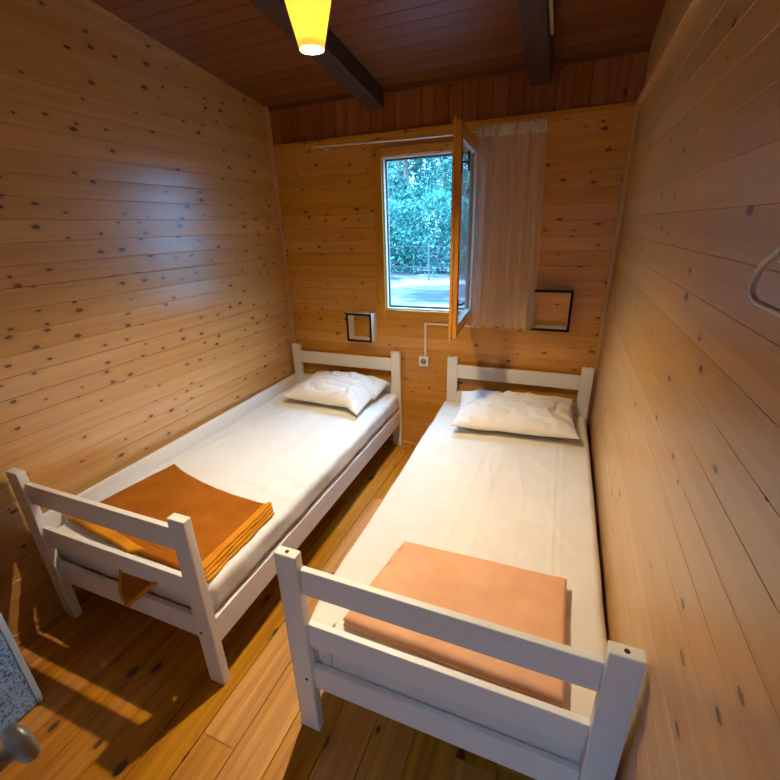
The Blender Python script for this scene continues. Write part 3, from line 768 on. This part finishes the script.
# ---------------------------------------------------------------- doors on the left, near the viewer
# leaf with pebbled panels, standing open at right angles to the near wall
pd = thing('door_1', 'white door with speckled panels, daylight blue painted in, at the far left', 'door', (.39, -.29, 0), kind='structure')
dw = .42
bm = bmesh.new()
def dbox(bm, y0, y1, z0, z1, b=.003): box(bm, -.036, 0, y0, y1, z0, z1, b)
dbox(bm, -.020, 0, .006, 2.0); dbox(bm, -dw, -dw + .020, .006, 2.0); dbox(bm, -dw + .02, -.020, 1.98, 2.0)
finish('frame', bm, DOOR_DAYLIT, pd)
bm = bmesh.new()
for k in range(14):
    z0 = .010 + k * .1415; box(bm, -.030, -.004, -dw + .021, -.021, z0, z0 + .1375, .0015)
finish('panel', bm, PEBBLE, pd)
bm = bmesh.new(); lathe(bm, [(0, 0), (.007, 0), (.007, .02), (0, .022)], 16, Matrix.Translation((.006, -.010, .010))); finish('bolt', bm, GREY_METAL, pd, True)
# closed leaf in the near wall with the round knob
d2 = thing('door_2', 'white door in the near wall with a round grey knob', 'door', (.62, -.745, 0), kind='structure')
bm = bmesh.new(); box(bm, .02, .90, -.045, -.005, .005, 2.02, .003); finish('leaf', bm, DOOR_DAYLIT, d2)
bm = bmesh.new(); MK = Matrix.Translation((.815, .007, 1.0)) @ Matrix.Rotation(-pi / 2, 4, 'X')
lathe(bm, [(0, 0), (.026, 0), (.026, .004), (.012, .010), (.0105, .03), (.0115, .095), (.013, .103), (.027, .107), (.032, .112), (.0335, .119), (.031, .126), (.020, .130), (0, .131)], 40, MK)
finish('knob', bm, GREY_METAL, d2, True)

# ================================================================ outside
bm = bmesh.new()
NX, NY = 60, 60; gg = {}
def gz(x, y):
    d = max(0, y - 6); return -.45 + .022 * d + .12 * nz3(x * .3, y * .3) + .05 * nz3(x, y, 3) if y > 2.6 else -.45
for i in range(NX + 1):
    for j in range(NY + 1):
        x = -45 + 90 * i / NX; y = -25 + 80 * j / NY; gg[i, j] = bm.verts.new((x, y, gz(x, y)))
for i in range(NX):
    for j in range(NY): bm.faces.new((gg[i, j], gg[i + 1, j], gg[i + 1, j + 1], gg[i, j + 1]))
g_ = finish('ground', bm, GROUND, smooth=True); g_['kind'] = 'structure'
def tree(x, y, h, cr, label, seed, nleaf=9000, low=.2, leaf=.13):
    z0 = gz(x, y); rnd = random.Random(seed)
    t = thing('tree', label, 'tree', (x, y, z0), group='trees outside the window')
    bm = bmesh.new()
    tube(bm, [(0, 0, -.1), (.1, .05, h * .3), (-.05, .1, h * .6), (.05, 0, h * .85)], [.22, .17, .11, .04], 10)
    for k in range(7):
        a = k * 2.4; zz = h * (.25 + .08 * k); tube(bm, [(0, 0, zz), (cos(a) * cr * .4, sin(a) * cr * .4, zz + .5), (cos(a) * cr * .75, sin(a) * cr * .75, zz + 1.1)], [.07, .05, .02], 6)
    finish('trunk', bm, BARK, t, True)
    bm = bmesh.new(); tl = bm.faces.layers.float.new('tone')
    blobs = []
    for k in range(34):
        a = rnd.uniform(0, 2 * pi); f = rnd.uniform(.0, 1); rr = cr * (.85 * sqrt(rnd.random())) * (1 - .45 * f)
        blobs.append(Vector((cos(a) * rr, sin(a) * rr, h * (low + (1 - low) * f))))
    for k in range(nleaf):
        b = rnd.choice(blobs); d = Vector((rnd.gauss(0, 1), rnd.gauss(0, 1), rnd.gauss(0, .8))).normalized() * (cr * .42 * rnd.uniform(.5, 1.05))
        c = b + d; s = leaf * rnd.uniform(.6, 1.3)
        n = Vector((rnd.gauss(0, 1), rnd.gauss(0, 1), rnd.gauss(.6, 1))).normalized(); a1 = n.orthogonal().normalized(); a1.rotate(Matrix.Rotation(rnd.uniform(0, 6.28), 3, n)); b1 = n.cross(a1)
        vs = [bm.verts.new(c + a1 * s), bm.verts.new(c + b1 * s * .42 + n * s * .08), bm.verts.new(c - a1 * s), bm.verts.new(c - b1 * s * .42 + n * s * .08)]
        f = bm.faces.new(vs); f[tl] = rnd.random()
    me = bpy.data.meshes.new('crown'); bm.to_mesh(me); bm.free(); me.materials.append(LEAF)
    o = bpy.data.objects.new('crown', me); COL.objects.link(o); o.parent = t
TREES = [(-5.6, 20.4, 8.5, 1.85), (-.9, 20.4, 9, 1.85), (3.9, 20.4, 9.5, 1.85), (8.6, 20.4, 9, 1.85), (-10.3, 20.4, 9, 1.85), (-15, 20.4, 9, 1.85), (-3.2, 24.6, 11, 2.1), (2.2, 24.8, 11, 2.1), (-8.6, 24.6, 11, 2.1), (-.4, 29.5, 12, 2.4), (-6.2, 29.5, 12, 2.4), (-12.0, 29.5, 12, 2.4)]
TL = ['leafy tree seen in the middle of the window opening', 'leafy tree seen through the right half of the window opening', 'leafy tree right of the one seen in the window', 'leafy tree farthest right beyond the fence', 'leafy tree at the left edge of the window view', 'leafy tree farthest left beyond the fence', 'taller tree behind the middle of the window view', 'taller tree behind the right of the window view', 'taller tree behind the left of the window view', 'tall tree in the back row at the right of the window view', 'tall tree in the back row at the middle of the window view', 'tall tree in the back row at the left of the window view']
for k, ((x, y, h, c), lb) in enumerate(zip(TREES, TL)): tree(x, y, h, c, lb, 40 + k, low=.04)
hd_ = thing('hedge', 'long leafy hedge growing behind the wire fence', 'hedge', (-4, 17.0, gz(-4, 17)))
rnd = random.Random(99)
for q in range(9):
    bm = bmesh.new(); x = -14 + q * 2.5; tube(bm, [(x, 0, gz(x - 4, 17) - gz(-4, 17) - .1), (x + .1, .05, 1.2), (x, 0, 2.2)], [.06, .05, .02], 8); finish('stem', bm, BARK, hd_, True)
bm = bmesh.new(); tl = bm.faces.layers.float.new('tone')
for k in range(26000):
    x = rnd.uniform(-15, 13); zz = rnd.uniform(0, 1) ** .8 * (2.9 + .5 * nz3(x * .5, 1)); yy = rnd.choice((-1, 1)) * (.55 + .35 * nz3(x * .8, zz)) * sqrt(rnd.random())
    c = Vector((x, yy, zz + .02 * 0)); s_ = .10 * rnd.uniform(.6, 1.4)
    n = Vector((rnd.gauss(0, 1), rnd.gauss(0, 1), rnd.gauss(.6, 1))).normalized(); a1 = n.orthogonal().normalized(); a1.rotate(Matrix.Rotation(rnd.uniform(0, 6.28), 3, n)); b1 = n.cross(a1)
    f = bm.faces.new([bm.verts.new(c + a1 * s_), bm.verts.new(c + b1 * s_ * .45), bm.verts.new(c - a1 * s_), bm.verts.new(c - b1 * s_ * .45)]); f[tl] = rnd.random()
me = bpy.data.meshes.new('foliage'); bm.to_mesh(me); bm.free(); me.materials.append(LEAF)
o = bpy.data.objects.new('foliage', me); COL.objects.link(o); o.parent = hd_
# wire fence
fe = thing('fence', 'low wire fence with pale posts outside the window', 'fence', (-4, 15.2, gz(-4, 15.2)))
for k in range(8):
    bm = bmesh.new(); x = -8 + k * 2.3; box(bm, x - .03, x + .03, -.03, .03, gz(x - 4, 15.2) - fe.location.z - .1, gz(x - 4, 15.2) - fe.location.z + 1.35, .01); finish('post', bm, CONCRETE, fe)
bm = bmesh.new()
for zz in (.5, 1.25): tube(bm, [(-8 + k * 2.3, 0, gz(-12 + k * 2.3, 15.2) - fe.location.z + zz) for k in range(8)], .007, 6)
finish('wire', bm, CONCRETE, fe)

# ================================================================ light
w = bpy.data.worlds.new('World'); SC.world = w; w.use_nodes = True
bg = w.node_tree.nodes['Background']; nt = w.node_tree
tc = N(nt, 'ShaderNodeTexCoord'); sp = N(nt, 'ShaderNodeSeparateXYZ'); L(nt, tc.outputs['Generated'], sp.inputs[0])
bg.inputs[0].default_value = (.20, .53, 1.0, 1)
mr_ = N(nt, 'ShaderNodeMapRange'); L(nt, sp.outputs[2], mr_.inputs[0])
mr_.inputs[1].default_value = .15; mr_.inputs[2].default_value = .9; mr_.inputs[3].default_value = 5.0; mr_.inputs[4].default_value = 32.0
L(nt, mr_.outputs[0], bg.inputs[1])
sun = bpy.data.lights.new('sun', 'SUN'); sun.energy = 14; sun.color = (.72, .88, 1.0); sun.angle = radians(1.0)
so = bpy.data.objects.new('sun', sun); COL.objects.link(so); so.rotation_euler = Vector((.80, .35, -.85)).to_track_quat('-Z', 'Y').to_euler()

# ================================================================ camera
cd = bpy.data.cameras.new('camera'); cam = bpy.data.objects.new('camera', cd); COL.objects.link(cam)
yw, pt, rl = radians(22.770), radians(21.395), radians(-1.816)
fwd = Vector((-sin(yw) * cos(pt), cos(yw) * cos(pt), -sin(pt))); right = Vector((cos(yw), sin(yw), 0)); up = right.cross(fwd)
R = right * cos(rl) + up * sin(rl); Up = -right * sin(rl) + up * cos(rl)
cam.matrix_world = Matrix(((R.x, Up.x, -fwd.x, 2.1157), (R.y, Up.y, -fwd.y, -.7630), (R.z, Up.z, -fwd.z, 1.7062), (0, 0, 0, 1)))
cd.sensor_width = 36; cd.sensor_fit = 'HORIZONTAL'; cd.lens = 36 * 415.646 / 780; cd.clip_start = .02; cd.clip_end = 300
SC.camera = cam
SC.view_settings.view_transform = 'Standard'; SC.view_settings.look = 'None'; SC.view_settings.gamma = 1; SC.view_settings.use_curve_mapping = False
SC.view_settings.exposure = 0.08
SC.cycles.max_bounces = 10; SC.cycles.transparent_max_bounces = 16; SC.cycles.use_denoising = True
SC.cycles.sample_clamp_indirect = 6.0
